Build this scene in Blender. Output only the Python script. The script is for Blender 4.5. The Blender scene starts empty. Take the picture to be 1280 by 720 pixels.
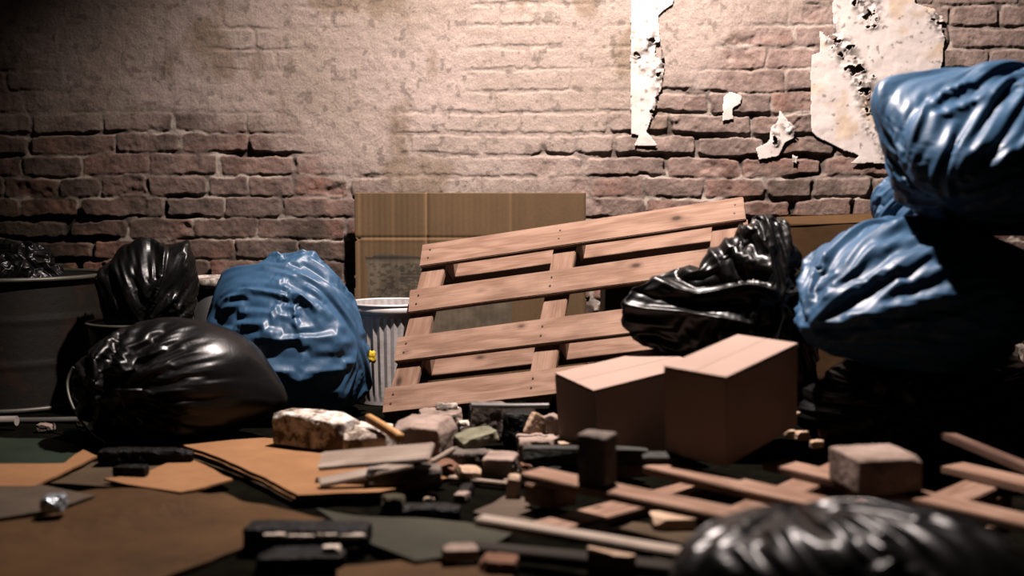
import bpy, math, random, time
import numpy as np, bmesh
from mathutils import Vector, Matrix
def vn(p, seed=0):
    p=np.asarray(p,float); i=np.floor(p).astype(np.int64); f=p-i; f=f*f*f*(f*(f*6-15)+10)
    def h(a,b,c):
        n=(a*374761393+b*668265263+c*2147483647//7*0+c*1274126177+seed*974634777)&0xffffffff
        n=((n^(n>>13))*1274126177)&0xffffffff; n=(n^(n>>16))&0xffffffff
        return n/4294967295.0*2-1
    x,y,z=i[...,0],i[...,1],i[...,2]; fx,fy,fz=f[...,0],f[...,1],f[...,2]
    r=0
    for a in (0,1):
        for b in (0,1):
            for c in (0,1):
                w=(fx if a else 1-fx)*(fy if b else 1-fy)*(fz if c else 1-fz)
                r=r+w*h(x+a,y+b,z+c)
    return r
def fbm(p,o=4,seed=0,g=.5):
    r=0;a=1;s=0
    for k in range(o):
        r=r+a*vn(np.asarray(p)*2**k+17.3*k,seed+k); s+=a; a*=g
    return r/s
_ico={}
def ico(l):
    if l not in _ico:
        bm=bmesh.new(); bmesh.ops.create_icosphere(bm,subdivisions=l,radius=1)
        V=np.array([v.co[:] for v in bm.verts]); V/=np.linalg.norm(V,axis=1)[:,None]
        F=np.array([[v.index for v in f.verts] for f in bm.faces]); bm.free(); _ico[l]=(V,F)
    return _ico[l]
def subdiv(X,F):
    E=np.sort(np.concatenate([F[:,[0,1]],F[:,[1,2]],F[:,[2,0]]]),1)
    U,inv=np.unique(E,axis=0,return_inverse=True); inv=inv.reshape(-1)
    m=len(F); a,b,c=inv[:m]+len(X),inv[m:2*m]+len(X),inv[2*m:]+len(X)
    X2=np.vstack([X,(X[U[:,0]]+X[U[:,1]])/2])
    F2=np.vstack([np.c_[F[:,0],a,c],np.c_[F[:,1],b,a],np.c_[F[:,2],c,b],np.c_[a,b,c]])
    return X2,F2
def edges(F):
    return np.unique(np.sort(np.concatenate([F[:,[0,1]],F[:,[1,2]],F[:,[2,0]]]),1),axis=0)
def relax(X,F,T,exc,it,ka,kb,floor=None):
    E=edges(F); a,b=E[:,0],E[:,1]; n=len(X)
    dT=T[b]-T[a]; L0=exc(T,a,b,dT)
    val=np.bincount(a,minlength=n)+np.bincount(b,minlength=n)
    V=np.zeros_like(X)
    def acc(D):
        R=np.empty_like(X)
        for k in range(3):
            R[:,k]=np.bincount(b,D[:,k],n)-np.bincount(a,D[:,k],n)
        return R
    for k in range(it):
        d=X[b]-X[a]; l=np.linalg.norm(d,axis=1)+1e-9
        c=acc(-d*((l-L0)/l)[:,None]*.5)/val[:,None]*1.6
        lap=np.empty_like(X)
        for q in range(3): lap[:,q]=(np.bincount(a,X[b,q],n)+np.bincount(b,X[a,q],n))/val-X[:,q]
        # attraction: low where displaced
        c=c+kb*lap+ka*(T-X)
        V=V*.85+c*.4
        X=X+V
        if floor is not None:
            m=X[:,2]<floor; X[m,2]=floor
    return X

def make_bag(shape, knot, seed, exc0=.05, excn=.5, nk=4.0, ka=(.004,.004,.004), kb=(.02,.04,.05), its=(150,80,50), amp=1.0, floor=None, K=None, start=4, Ks=(), pf=5, pv=1.6, ridges=()):
    shape0=shape
    def shape(U):
        T=shape0(U)
        out=T.copy()
        for (K2,k2,fr,am,sd) in ridges:
            kk=np.array(k2,float); kk/=np.linalg.norm(kk); a1=np.cross(kk,[.3,.2,.9]); a1/=np.linalg.norm(a1); a2=np.cross(kk,a1)
            m=T-np.array(K2,float); r=np.linalg.norm(m,axis=1); q=np.c_[m@a1,m@a2]; q/=np.linalg.norm(q,axis=1)[:,None]+1e-6
            co=np.c_[q*fr,(r*5)]+.35*np.c_[vn(T*6,sd+8),vn(T*6,sd+9),vn(T*6,sd+10)]
            n=vn(co,sd)+.0; w=np.clip(1-np.abs(n)*3.2,0,1)**1.3*np.clip(r*9,0,1)*np.clip(.5+1.2*vn(T*5,sd+3),0,1)
            out+=U*(am*w)[:,None]
        return out
    k=np.array(knot,float); k/=np.linalg.norm(k)
    U,F=ico(start)
    T=shape(U)
    if K is None: K=T[np.argmax(U@k)]
    ext=np.linalg.norm(T.max(0)-T.min(0))
    def exc(T,a,b,dT):
        m=(T[a]+T[b])/2-K; r=np.linalg.norm(m,axis=1)+1e-6
        md=m/r[:,None]
        circ=np.cross(md,k); cl=np.linalg.norm(circ,axis=1)+1e-6; circ/=cl[:,None]
        cc=(dT*circ).sum(1); L=np.linalg.norm(dT,axis=1)
        e=excn*np.exp(-r/ext*nk)
        p=exc0*(1+pv*vn(m/ext*pf,seed+50))
        L2=np.maximum(L**2-cc**2,0)*(1+p)**2+ (cc*(1+np.maximum(e+p,0)))**2
        for (K2,k2,e2,n2) in Ks:
            m=(T[a]+T[b])/2-np.array(K2,float); r=np.linalg.norm(m,axis=1)+1e-6; kk=np.array(k2,float); kk/=np.linalg.norm(kk)
            ci=np.cross(m/r[:,None],kk); ci/=np.linalg.norm(ci,axis=1)[:,None]+1e-6
            L2=L2+((dT*ci).sum(1))**2*((1+e2*np.exp(-r/ext*n2))**2-1)
        return np.sqrt(L2)
    w=ext*.012*amp
    t1=np.cross(k,[.31,.5,.8]); t1/=np.linalg.norm(t1); t2=np.cross(k,t1)
    g=np.exp(-(1-U@k)*1.6)
    an=np.c_[U@t1,U@t2]; an/=np.linalg.norm(an,axis=1)[:,None]+1e-6
    q=np.c_[an*3,(U@k)*.8]
    X=T+U*(w*(1.5*g*vn(q*1.7,seed+1)+1.2*vn(U*3,seed+2)))[:,None]
    X=relax(X,F,T,exc,its[0],ka[0],kb[0],floor)
    for j in range(1,6-start+1):
        X,F2=subdiv(X,F); U,_=subdiv(U,F); U=U/np.linalg.norm(U,axis=1)[:,None]; T=shape(U); F=F2
        jj=min(j,2)
        X=relax(X,F,T,exc,its[jj],ka[jj],kb[jj],floor)
    X,F=subdiv(X,F)
    E=edges(F);a,b=E[:,0],E[:,1];n=len(X);val=np.bincount(a,minlength=n)+np.bincount(b,minlength=n)
    for _ in range(1):
        lap=np.stack([(np.bincount(a,X[b,q],n)+np.bincount(b,X[a,q],n))/val for q in range(3)],1)-X
        X=X+.5*lap
    return X,F
# ------------------------------------------------------------------ scene
S=bpy.context.scene; C=S.collection
H0=.70; FP=1400.0; TH=math.atan(105/FP); YW=4.30
def ray(px,py):
    v=np.array([(px-640)/FP,(360-py)/FP,1.0])
    return np.array([v[0], v[2]*math.cos(TH)+v[1]*math.sin(TH), v[1]*math.cos(TH)-v[2]*math.sin(TH)])
def P(px,py,d): r=ray(px,py); return np.array([0,0,H0])+r*(d/r[1])
def G(px,py,z=0.): r=ray(px,py); return np.array([0,0,H0])+r*((z-H0)/r[2])
rng=random.Random(7)

# ---------- materials
def newmat(name):
    m=bpy.data.materials.new(name); m.use_nodes=True; nt=m.node_tree
    return m,nt,nt.nodes['Principled BSDF']
def N(nt,t,**k):
    n=nt.nodes.new(t)
    for a,v in k.items(): setattr(n,a,v)
    return n
def noise(nt,vec,scale,detail=6,rough=.6,dist=0):
    n=N(nt,'ShaderNodeTexNoise'); n.inputs['Scale'].default_value=scale; n.inputs['Detail'].default_value=detail
    n.inputs['Roughness'].default_value=rough; n.inputs['Distortion'].default_value=dist
    nt.links.new(vec,n.inputs['Vector']); return n.outputs['Fac']
AL=.45
def ramp(nt,fac,stops,al=1.0):
    stops=[(p,tuple(x*al for x in c)) for p,c in stops]
    r=N(nt,'ShaderNodeValToRGB'); e=r.color_ramp.elements
    e[0].position,e[0].color=stops[0][0],(*stops[0][1],1)
    e[1].position,e[1].color=stops[-1][0],(*stops[-1][1],1)
    for p,c in stops[1:-1]:
        x=e.new(p); x.color=(*c,1)
    nt.links.new(fac,r.inputs[0]); return r.outputs['Color']
def mix(nt,fac,a,b,mode='MIX'):
    m=N(nt,'ShaderNodeMix',data_type='RGBA',blend_type=mode)
    for s,v in ((0,fac),(6,a),(7,b)):
        if isinstance(v,(int,float)): m.inputs[s].default_value=v
        elif isinstance(v,tuple): m.inputs[s].default_value=(*v,1)
        else: nt.links.new(v,m.inputs[s])
    return m.outputs[2]
def bump(nt,b,h,strength=.4,dist=.003):
    n=N(nt,'ShaderNodeBump'); n.inputs['Strength'].default_value=strength; n.inputs['Distance'].default_value=dist
    nt.links.new(h,n.inputs['Height']); nt.links.new(n.outputs[0],b.inputs['Normal'])
def vecs(nt,scale=None,rand=True):
    t=N(nt,'ShaderNodeTexCoord'); v=t.outputs['Object']
    if rand:
        oi=N(nt,'ShaderNodeObjectInfo'); a=N(nt,'ShaderNodeVectorMath',operation='MULTIPLY_ADD')
        a.inputs[0].default_value=(1,1,1)
        nt.links.new(oi.outputs['Random'],a.inputs[0]); a.inputs[1].default_value=(13,7,19); nt.links.new(v,a.inputs[2]); v=a.outputs[0]
    if scale:
        m=N(nt,'ShaderNodeVectorMath',operation='MULTIPLY'); nt.links.new(v,m.inputs[0]); m.inputs[1].default_value=scale; v=m.outputs[0]
    return v
def pmat(name,stops,scale=12,rough=.8,bs=.4,bd=.003,bscale=60,spec=.08,metal=0,stretch=None,detail=6):
    m,nt,b=newmat(name); v=vecs(nt,stretch)
    nt.links.new(ramp(nt,noise(nt,v,scale,detail,.65),stops,AL),b.inputs['Base Color'])
    b.inputs['Roughness'].default_value=rough; b.inputs['Specular IOR Level'].default_value=spec; b.inputs['Metallic'].default_value=metal
    if bs: bump(nt,b,noise(nt,v,bscale,5),bs,bd)
    return m
def plastic(name,c,rough,spec=.5,bsc=30,bstr=.25):
    m,nt,b=newmat(name); v=vecs(nt)
    c2=tuple(x*.75 for x in c)
    nt.links.new(ramp(nt,noise(nt,v,9),[(.35,c),(.7,c2)]),b.inputs['Base Color'])
    r=N(nt,'ShaderNodeMapRange'); nt.links.new(noise(nt,v,14,4),r.inputs[0]); r.inputs[3].default_value=rough*.8; r.inputs[4].default_value=rough*1.3
    nt.links.new(r.outputs[0],b.inputs['Roughness']); b.inputs['Specular IOR Level'].default_value=spec
    bump(nt,b,noise(nt,v,bsc,3,.5,.6),bstr,.004); return m
def wood(name,a,b_,knot=True,rough=.75):
    a=tuple(x*AL for x in a); b_=tuple(x*AL for x in b_)
    m,nt,b=newmat(name); v=vecs(nt)
    mp=N(nt,'ShaderNodeVectorMath',operation='MULTIPLY'); nt.links.new(v,mp.inputs[0]); mp.inputs[1].default_value=(1.6,9,9)
    big=noise(nt,mp.outputs[0],1.5,2,.5,.4)
    w=N(nt,'ShaderNodeMath',operation='MULTIPLY'); nt.links.new(big,w.inputs[0]); w.inputs[1].default_value=26
    f=N(nt,'ShaderNodeMath',operation='SINE'); nt.links.new(w.outputs[0],f.inputs[0])
    mr=N(nt,'ShaderNodeMapRange'); nt.links.new(f.outputs[0],mr.inputs[0]); mr.inputs[1].default_value=-1
    fine=N(nt,'ShaderNodeVectorMath',operation='MULTIPLY'); nt.links.new(v,fine.inputs[0]); fine.inputs[1].default_value=(4,90,90)
    fn=noise(nt,fine.outputs[0],3,4)
    c=mix(nt,mr.outputs[0],a,b_); c=mix(nt,.45,c,ramp(nt,fn,[(.35,b_),(.65,a)]))
    dirt=noise(nt,v,5,5); c=mix(nt,ramp(nt,dirt,[(.5,(0,0,0)),(.75,(.45,.45,.45))]),c,tuple(x*.45 for x in b_))
    if knot:
        k=N(nt,'ShaderNodeTexVoronoi'); k.inputs['Scale'].default_value=1.0
        kv=N(nt,'ShaderNodeVectorMath',operation='MULTIPLY'); nt.links.new(v,kv.inputs[0]); kv.inputs[1].default_value=(5,9,9); nt.links.new(kv.outputs[0],k.inputs['Vector'])
        kr=ramp(nt,k.outputs['Distance'],[(.05,(1,1,1)),(.10,(.3,.3,.3)),(.16,(0,0,0))]); c=mix(nt,kr,c,tuple(x*.3 for x in b_))
    nt.links.new(c,b.inputs['Base Color']); b.inputs['Roughness'].default_value=rough; b.inputs['Specular IOR Level'].default_value=.10
    bump(nt,b,fn,.35,.002); return m
def attrmat(name,rough=.9,spec=.2,fs=180,fa=.35,bs=.5,bd=.003,bscale=120):
    m,nt,b=newmat(name); v=vecs(nt,None,False)
    at=N(nt,'ShaderNodeAttribute',attribute_name='surface')
    g=ramp(nt,noise(nt,v,fs,7,.7),[(.25,(1-fa,)*3),(.75,(1+fa*.4,)*3)],AL)
    nt.links.new(mix(nt,1.0,at.outputs['Color'],g,'MULTIPLY'),b.inputs['Base Color'])
    b.inputs['Roughness'].default_value=rough; b.inputs['Specular IOR Level'].default_value=spec
    bump(nt,b,noise(nt,v,bscale,8,.7),bs,bd); return m
M={}
M['black']=plastic('black_plastic',(.0022,.0022,.0022),.31,.22)
M['blue']=plastic('blue_plastic',(.0165,.046,.088),.43,.26)
M['pallet']=wood('pine_wood',(.37,.235,.17),(.20,.11,.07))
M['pale']=wood('weathered_wood',(.50,.42,.35),(.28,.21,.16),False)
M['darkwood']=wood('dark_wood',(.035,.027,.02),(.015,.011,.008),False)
M['midwood']=wood('brown_wood',(.17,.10,.075),(.09,.05,.035),False)
M['orange']=wood('raw_wood',(.62,.38,.17),(.42,.22,.08),False)
M['card']=pmat('cardboard',[(.3,(.36,.19,.09)),(.7,(.27,.135,.062))],7,.85,.25,.002,40)
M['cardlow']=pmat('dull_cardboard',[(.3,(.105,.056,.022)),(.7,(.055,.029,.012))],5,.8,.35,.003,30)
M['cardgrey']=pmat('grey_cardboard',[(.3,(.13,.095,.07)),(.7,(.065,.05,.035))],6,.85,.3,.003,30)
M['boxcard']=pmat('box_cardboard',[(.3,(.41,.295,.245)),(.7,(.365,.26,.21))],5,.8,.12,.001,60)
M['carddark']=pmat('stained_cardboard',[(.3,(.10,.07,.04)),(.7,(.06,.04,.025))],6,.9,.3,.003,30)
M['concrete']=pmat('pale_concrete',[(.40,(.82,.76,.70)),(.50,(.50,.43,.36)),(.58,(.14,.10,.08))],20,.95,.9,.012,26,0.07)
M['plasterchip']=pmat('white_plaster',[(.3,(.85,.76,.66)),(.75,(.62,.5,.4))],14,.95,.7,.006,40,0.07)
M['stone']=pmat('dark_stone',[(.35,(.24,.19,.165)),(.65,(.07,.06,.052))],12,.9,.9,.010,30,0.10)
M['pinkstone']=pmat('pinkish_stone',[(.35,(.42,.32,.27)),(.7,(.16,.115,.09))],12,.95,.8,.008,35,0.07)
M['slate']=pmat('dark_slate',[(.35,(.06,.06,.052)),(.7,(.018,.018,.016))],14,.7,.9,.008,40,0.14)
M['green']=pmat('green_slate',[(.35,(.34,.32,.22)),(.7,(.08,.08,.05))],9,.75,.5,.004,40,0.10)
M['char']=pmat('charred_black',[(.4,(.003,.003,.003)),(.68,(.006,.006,.005)),(.76,(.10,.09,.08))],22,.5,1.0,.014,40,0.12)
M['tarp']=pmat('green_tarp',[(.3,(.03,.045,.03)),(.7,(.015,.025,.017))],6,.55,.3,.004,20,0.14)
M['olive']=pmat('olive_cloth',[(.3,(.055,.053,.034)),(.7,(.03,.03,.02))],6,.75,.4,.004,20,0.10)
M['drum']=pmat('rusty_olive_metal',[(.35,(.013,.013,.009)),(.55,(.014,.010,.006)),(.7,(.035,.014,.006))],6,.6,.4,.003,50,.3,.2)
M['rim']=pmat('dull_rim_metal',[(.35,(.12,.115,.09)),(.7,(.06,.055,.04))],14,.5,.3,.002,50,.5,.4)
M['galv']=pmat('galvanised_metal',[(.35,(.85,.80,.78)),(.6,(.65,.6,.58)),(.75,(.35,.3,.27))],16,.55,.35,.002,60,.5,.35)
M['rubber']=pmat('black_rubber',[(.3,(.015,.015,.014)),(.7,(.03,.03,.028))],10,.5,.2,.002,50,.4)
M['lid']=pmat('mottled_lid',[(.42,(.62,.56,.5)),(.5,(.32,.27,.23)),(.62,(.12,.10,.08))],18,.8,.4,.003,60)
M['pipe']=pmat('pale_plastic_pipe',[(.3,(.5,.44,.38)),(.7,(.3,.26,.22))],10,.6,.1,.001,50)
M['greypipe']=pmat('grey_pipe',[(.3,(.12,.11,.10)),(.7,(.07,.065,.06))],10,.45,.1,.001,50,.5)
M['yellow']=pmat('yellow_plastic',[(.3,(.75,.55,.05)),(.7,(.6,.4,.03))],10,.5,.1,.001,50)
M['foil']=pmat('crumpled_foil',[(.3,(.65,.70,.75)),(.7,(.4,.45,.5))],20,.3,.5,.004,60,.5,.7)
M['bluescrap']=pmat('blue_scrap',[(.3,(.10,.25,.5)),(.7,(.2,.38,.6))],20,.5,.3,.004,60)
M['gravel']=pmat('pale_chip',[(.3,(.62,.46,.33)),(.7,(.45,.30,.2))],20,.9,.5,.004,60)
M['brickbit']=pmat('brick_chip',[(.3,(.24,.13,.085)),(.7,(.14,.07,.045))],16,.95,.8,.006,50)
M['nail']=pmat('nail_metal',[(.3,(.05,.04,.035)),(.7,(.08,.06,.05))],20,.5,.1,.001,50)
M['moss']=pmat('olive_lump',[(.35,(.045,.038,.017)),(.7,(.018,.015,.008))],9,.85,.5,.004,40,.2)
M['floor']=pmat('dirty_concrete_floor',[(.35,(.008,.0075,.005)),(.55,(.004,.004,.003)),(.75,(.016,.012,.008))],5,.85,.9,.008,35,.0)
M['wall']=attrmat('old_brick_and_plaster',.93,.15,170,.45,.8,.004,90)
M['paper']=attrmat('peeling_paint',.85,.2,120,.12,.25,.002,80)
M['wallcard']=attrmat('wall_cardboard',.85,.2,90,.18,.2,.0015,60)

# ---------- object helpers
def tag(o,label,cat,group=None,kind=None):
    o['label']=label; o['category']=cat
    if group:o['group']=group
    if kind:o['kind']=kind
    return o
def link(name,me,mat,parent=None,Mw=None,smooth=False):
    me.materials.append(mat)
    if smooth: me.polygons.foreach_set('use_smooth',[True]*len(me.polygons))
    o=bpy.data.objects.new(name,me); C.objects.link(o)
    Mw=Mw or Matrix.Identity(4)
    if parent is not None:
        o.parent=parent; o.matrix_basis=parent.matrix_basis.inverted()@Mw if parent.parent is None else (parent.parent.matrix_basis@parent.matrix_basis).inverted()@Mw
    else: o.matrix_basis=Mw
    return o
def meshof(V,F,name='m'):
    me=bpy.data.meshes.new(name); V=np.asarray(V,float)
    if isinstance(F,np.ndarray):
        n=F.shape[1]; me.vertices.add(len(V)); me.vertices.foreach_set('co',V.ravel())
        me.loops.add(F.size); me.loops.foreach_set('vertex_index',F.ravel().astype(np.int32))
        me.polygons.add(len(F)); me.polygons.foreach_set('loop_start',np.arange(0,F.size,n,dtype=np.int32)); me.update(calc_edges=True); me.validate()
    else: me.from_pydata(V.tolist(),[],F); me.update()
    return me
def frombm(bm,name='m'):
    me=bpy.data.meshes.new(name); bm.to_mesh(me); bm.free(); return me
def empty(name,loc,label=None,cat=None,group=None):
    o=bpy.data.objects.new(name,None); o.empty_display_size=.05; C.objects.link(o); o.matrix_basis=Matrix.Translation(Vector(loc))
    if label: tag(o,label,cat,group)
    return o
def frame(o,x,y=None,up=(0,0,1)):
    x=Vector(x).normalized(); 
    if y is None: y=Vector(up).cross(x)
    y=(Vector(y)-x*Vector(y).dot(x)).normalized(); z=x.cross(y)
    m=Matrix((x,y,z)).transposed().to_4x4(); m.translation=Vector(o); return m
def boxbm(a,b,c,bev=.002,warp=0,seed=0,ends=0):
    "box a long on x (centred), b on y, c on z; slightly worn"
    bm=bmesh.new(); bmesh.ops.create_cube(bm,size=1)
    for v in bm.verts: v.co=Vector((v.co.x*a,v.co.y*b,v.co.z*c))
    if bev: bmesh.ops.bevel(bm,geom=list(bm.edges),offset=min(bev,.3*min(a,b,c)),segments=2,affect='EDGES')
    n=max(1,int(a/.03)) if warp or ends else 0
    if n>1:
        for i in range(1,n):
            bmesh.ops.bisect_plane(bm,geom=list(bm.verts)+list(bm.edges)+list(bm.faces),plane_co=(-a/2+a*i/n,0,0),plane_no=(1,0,0))
        co=np.array([v.co[:] for v in bm.verts]); q=co*np.array([4,8,8])+seed*3.1
        d=np.c_[vn(q,seed)*0,vn(q,seed+1),vn(q,seed+2)]*warp
        e=np.clip((np.abs(co[:,0])-a/2+.012)/.012,0,1)
        d[:,0]+=ends*vn(co*60+seed,seed+3)*e
        for v,x in zip(bm.verts,d): v.co+=Vector(x)
    return bm
def rockme(a,b,c,seed,rough=.12,round_=8,res=5,cut=(.66,.86)):
    V,F=ico(res); V=V.copy()
    n=(np.abs(V)**(round_*1.6)).sum(1)**(1/(round_*1.6)); X=V/n[:,None]*.5
    # broken corners: cut by random planes
    r=np.random.RandomState(seed)
    for _ in range(7 if round_>5 else 4):
        d=r.normal(size=3); d/=np.linalg.norm(d); m1=np.abs(d).sum()*.5; h=m1*r.uniform(*cut); s=X@d-h; m=s>0; X[m]-=(s[m,None]*d)
    D=np.array([a,b,c]); X=X*D
    L=(a*b*c)**(1/3); q=X/L*1.6+seed
    X+=V*(L*rough*(.35*fbm(q,3,seed)+.40*fbm(q*3.3,4,seed+9,.6)))[:,None]*np.minimum(1,D/L)
    return X,F

# ================================================================ SETTING
def brick_wall():
    xs=np.concatenate([np.arange(-4.2,-2.5,.02),np.arange(-2.5,2.5,.0042),np.arange(2.5,4.2,.02)])
    zs=np.concatenate([np.arange(-.02,1.75,.0042),np.arange(1.75,3.4,.02)])
    Xg,Zg=np.meshgrid(xs,zs); x=Xg.ravel(); z=Zg.ravel(); n=len(x)
    p=np.c_[x,z,np.zeros(n)]
    wz=z+.010*vn(p*2.2,1)+.004*vn(p*9,2)+.003*vn(p*32,3)+.0018*vn(p*80,8); wx=x+.007*vn(p*10,4)+.004*vn(p*38,5)
    hc=.0805; j=np.floor(wz/hc).astype(int); fz=wz-j*hc
    r=np.random.RandomState(11); dz=np.zeros(n); dx=np.full(n,9.); idv=np.zeros(n)
    for c in range(j.min(),j.max()+1):
        m=j==c; b=[-4.6]
        header=(c%4==1)
        while b[-1]<4.6: b.append(b[-1]+(r.uniform(.15,.24) if header else r.uniform(.22,.34)))
        b=np.array(b); k=np.searchsorted(b,wx[m])-1
        dx[m]=np.minimum(wx[m]-b[k],b[np.minimum(k+1,len(b)-1)]-wx[m]); rv=r.rand(len(b)); idv[m]=rv[k]
    dzz=np.minimum(fz,hc-fz)
    py0=255+(H0-z)*FP/YW
    rk=np.clip((fbm(p*np.array([3,8,1]),3,40)-.10)*5+.05,0,1)*np.clip((py0-60)/200,.1,1)
    gap=.0062+.003*vn(p*6,6)+.0028*vn(p*28,7)+rk*(.006+.006*fbm(p*24,3,47))
    d=np.minimum(dx,dzz)-gap
    # rounded corners
    cx=np.maximum(.012-(dx-gap),0); cz=np.maximum(.012-(dzz-gap),0); d=np.minimum(d,.012-np.hypot(cx,cz))
    brick=np.clip(d/.0055+.5,0,1); brick=brick*brick*(3-2*brick)
    px=640+x*FP/YW; py=255+(H0-z)*FP/YW
    def blob(cx,cy,rx,ry): return np.exp(-((px-cx)/rx)**2-((py-cy)/ry)**2)
    pl=1.15*blob(110,10,190,120)+1.15*blob(330,20,170,110)+1.3*blob(600,120,160,170)+1.0*blob(520,-10,320,150)+.65*blob(800,-50,400,150)+.8*blob(230,-200,900,220)
    pl=pl+.55*fbm(p*3.2,4,20)+.22*fbm(p*14,4,25)-.60
    plaster=np.clip(pl*1.6+.42,0,1); plaster=plaster*plaster*(3-2*plaster)
    # thin wash on bricks, upper wall
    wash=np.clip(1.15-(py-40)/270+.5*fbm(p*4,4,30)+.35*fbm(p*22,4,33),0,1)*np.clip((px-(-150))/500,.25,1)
    # mortar: some joints raked out deep, some full
    hm=.0015-.024*rk+.005*fbm(p*30,4,41)
    hb=.0062+.005*(idv-.5)+.003*fbm(p*18,4,42)+.0024*fbm(p*60,3,43)
    chip=np.clip((fbm(p*7,4,44)-.32)*6,0,1); hb=hb-.008*chip
    h=hm*(1-brick)+hb*brick
    hp=.0095+.0035*fbm(p*5,5,45)+.0024*fbm(p*34,4,46)+.0030*(brick-.5)*np.clip(fbm(p*3,3,48)*3+.2,0,1)
    h=h*(1-plaster)+np.maximum(hp,h*.3)*plaster
    # colour
    def c(*a): return np.array(a,float)[None,:]
    t=idv[:,None]; t2=np.clip(.5+.9*fbm(p*16,4,50),0,1)[:,None]
    cb=(1-t)*c(.25,.125,.09)+t*c(.12,.09,.075); cb=cb*(.5+1.0*t2)
    dk=np.clip((fbm(p*5,5,52)+.05)*2.5,0,1)[:,None]*.7; cb=cb*(1-dk)+c(.075,.062,.048)*dk
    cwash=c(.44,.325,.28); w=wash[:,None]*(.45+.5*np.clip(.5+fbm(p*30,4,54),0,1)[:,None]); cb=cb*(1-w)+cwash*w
    cm=c(.37,.29,.245)*(.5+.8*np.clip(.5+fbm(p*25,4,55),0,1)[:,None])
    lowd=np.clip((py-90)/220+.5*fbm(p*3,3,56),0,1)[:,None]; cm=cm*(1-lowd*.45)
    cm=cm*(1-.8*rk[:,None]); lime=np.clip((fbm(p*np.array([9,14,1]),3,58)-.12)*5,0,1)[:,None]*.9*(1-rk[:,None]); cm=cm*(1-lime)+c(.55,.47,.40)*lime
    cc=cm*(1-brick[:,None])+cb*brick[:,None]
    s1=np.clip(.5+1.1*fbm(p*2.6,5,60),0,1)[:,None]
    cp=c(.53,.425,.37)*(1-s1)+c(.42,.335,.275)*s1; cp=cp*(.93+.07*brick[:,None])
    st=np.clip((fbm(p*np.array([7,4,1]),5,62)-.16)*5,0,1)[:,None]; cp=cp*(1-.55*st)+c(.20,.135,.07)*.55*st
    sp=np.clip((fbm(p*34,3,64)-.38)*9,0,1)[:,None]; cp=cp*(1-.35*sp)
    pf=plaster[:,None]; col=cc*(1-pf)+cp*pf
    # green-brown grime along the wall foot; left side carries painted lamp falloff
    gr_shade=np.clip((300-px)/460+(py-300)/420+.45*fbm(p*2.2,4,66)+.15,0,1.)[:,None]; col=col*(1-gr_shade)+col*c(.50,.47,.36)*gr_shade
    V=np.c_[x,YW-h,z]
    nx,nz=len(xs),len(zs); I=np.arange(nx*nz).reshape(nz,nx)
    F=np.stack([I[:-1,:-1],I[:-1,1:],I[1:,1:],I[1:,:-1]],-1).reshape(-1,4)
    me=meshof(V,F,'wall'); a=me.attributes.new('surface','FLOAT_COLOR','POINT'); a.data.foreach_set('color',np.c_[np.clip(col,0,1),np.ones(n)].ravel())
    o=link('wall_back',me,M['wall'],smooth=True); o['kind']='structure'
brick_wall()
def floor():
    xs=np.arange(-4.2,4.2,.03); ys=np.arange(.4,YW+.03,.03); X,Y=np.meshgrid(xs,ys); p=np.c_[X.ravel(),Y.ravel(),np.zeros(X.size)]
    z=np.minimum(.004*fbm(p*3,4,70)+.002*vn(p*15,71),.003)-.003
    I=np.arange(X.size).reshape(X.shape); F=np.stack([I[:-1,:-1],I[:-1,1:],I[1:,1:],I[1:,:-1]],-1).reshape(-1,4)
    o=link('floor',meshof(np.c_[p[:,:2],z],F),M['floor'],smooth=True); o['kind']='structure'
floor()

# ================================================================ flat things seen nearly face-on, built from an outline
def inside(poly,x,y):
    poly=np.asarray(poly,float); r=np.zeros(len(x),bool); j=len(poly)-1
    for i in range(len(poly)):
        xi,yi=poly[i];xj,yj=poly[j]
        r^=((yi>y)!=(yj>y))&(x<(xj-xi)*(y-yi)/(yj-yi+1e-12)+xi); j=i
    return r
def panel(name,poly,step,thick,hfn,cfn,mat,tear=0,seed=0,toM=None):
    "poly in metres (local x,z); returns mesh: grid trimmed to the outline, thick, coloured"
    poly=np.asarray(poly,float); x0,y0=poly.min(0)-.02; x1,y1=poly.max(0)+.02
    xs=np.arange(x0,x1,step); ys=np.arange(y0,y1,step); X,Y=np.meshgrid(xs,ys); x=X.ravel(); y=Y.ravel()
    p=np.c_[x,y,np.zeros(len(x))]
    wx=x+tear*fbm(p*28,4,seed+1); wy=y+tear*fbm(p*28,4,seed+2)
    keep=inside(poly,wx,wy); h,hole=hfn(x,y,p)
    keep&=~hole
    I=np.arange(len(x)).reshape(X.shape); F=np.stack([I[:-1,:-1],I[:-1,1:],I[1:,1:],I[1:,:-1]],-1).reshape(-1,4)
    F=F[keep[F].sum(1)>=3]
    used=np.unique(F); mp=-np.ones(len(x),int); mp[used]=np.arange(len(used)); F=mp[F]
    col=cfn(x,y,p)[used]; V=np.c_[x,-h,y][used]
    # thickness: a back layer and side walls
    n=len(V); B=V.copy(); B[:,1]+=thick
    E=np.concatenate([F[:,[0,1]],F[:,[1,2]],F[:,[2,3]],F[:,[3,0]]]); key=np.sort(E,1); _,idx,cnt=np.unique(key,axis=0,return_index=True,return_counts=True)
    e=E[idx[cnt==1]]
    side=np.stack([e[:,1],e[:,0],e[:,0]+n,e[:,1]+n],1)
    FF=np.vstack([F,F[:,::-1]+n,side]); VV=np.vstack([V,B]); cc=np.vstack([col,col*.8])
    me=meshof(VV,FF); a=me.attributes.new('surface','FLOAT_COLOR','POINT')
    a.data.foreach_set('color',np.c_[np.clip(cc,0,1),np.ones(len(cc))].ravel())
    return link(name,me,mat,None,toM,smooth=False)
def wp(px,py,d): q=P(px,py,d); return (q[0],q[2])
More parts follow.
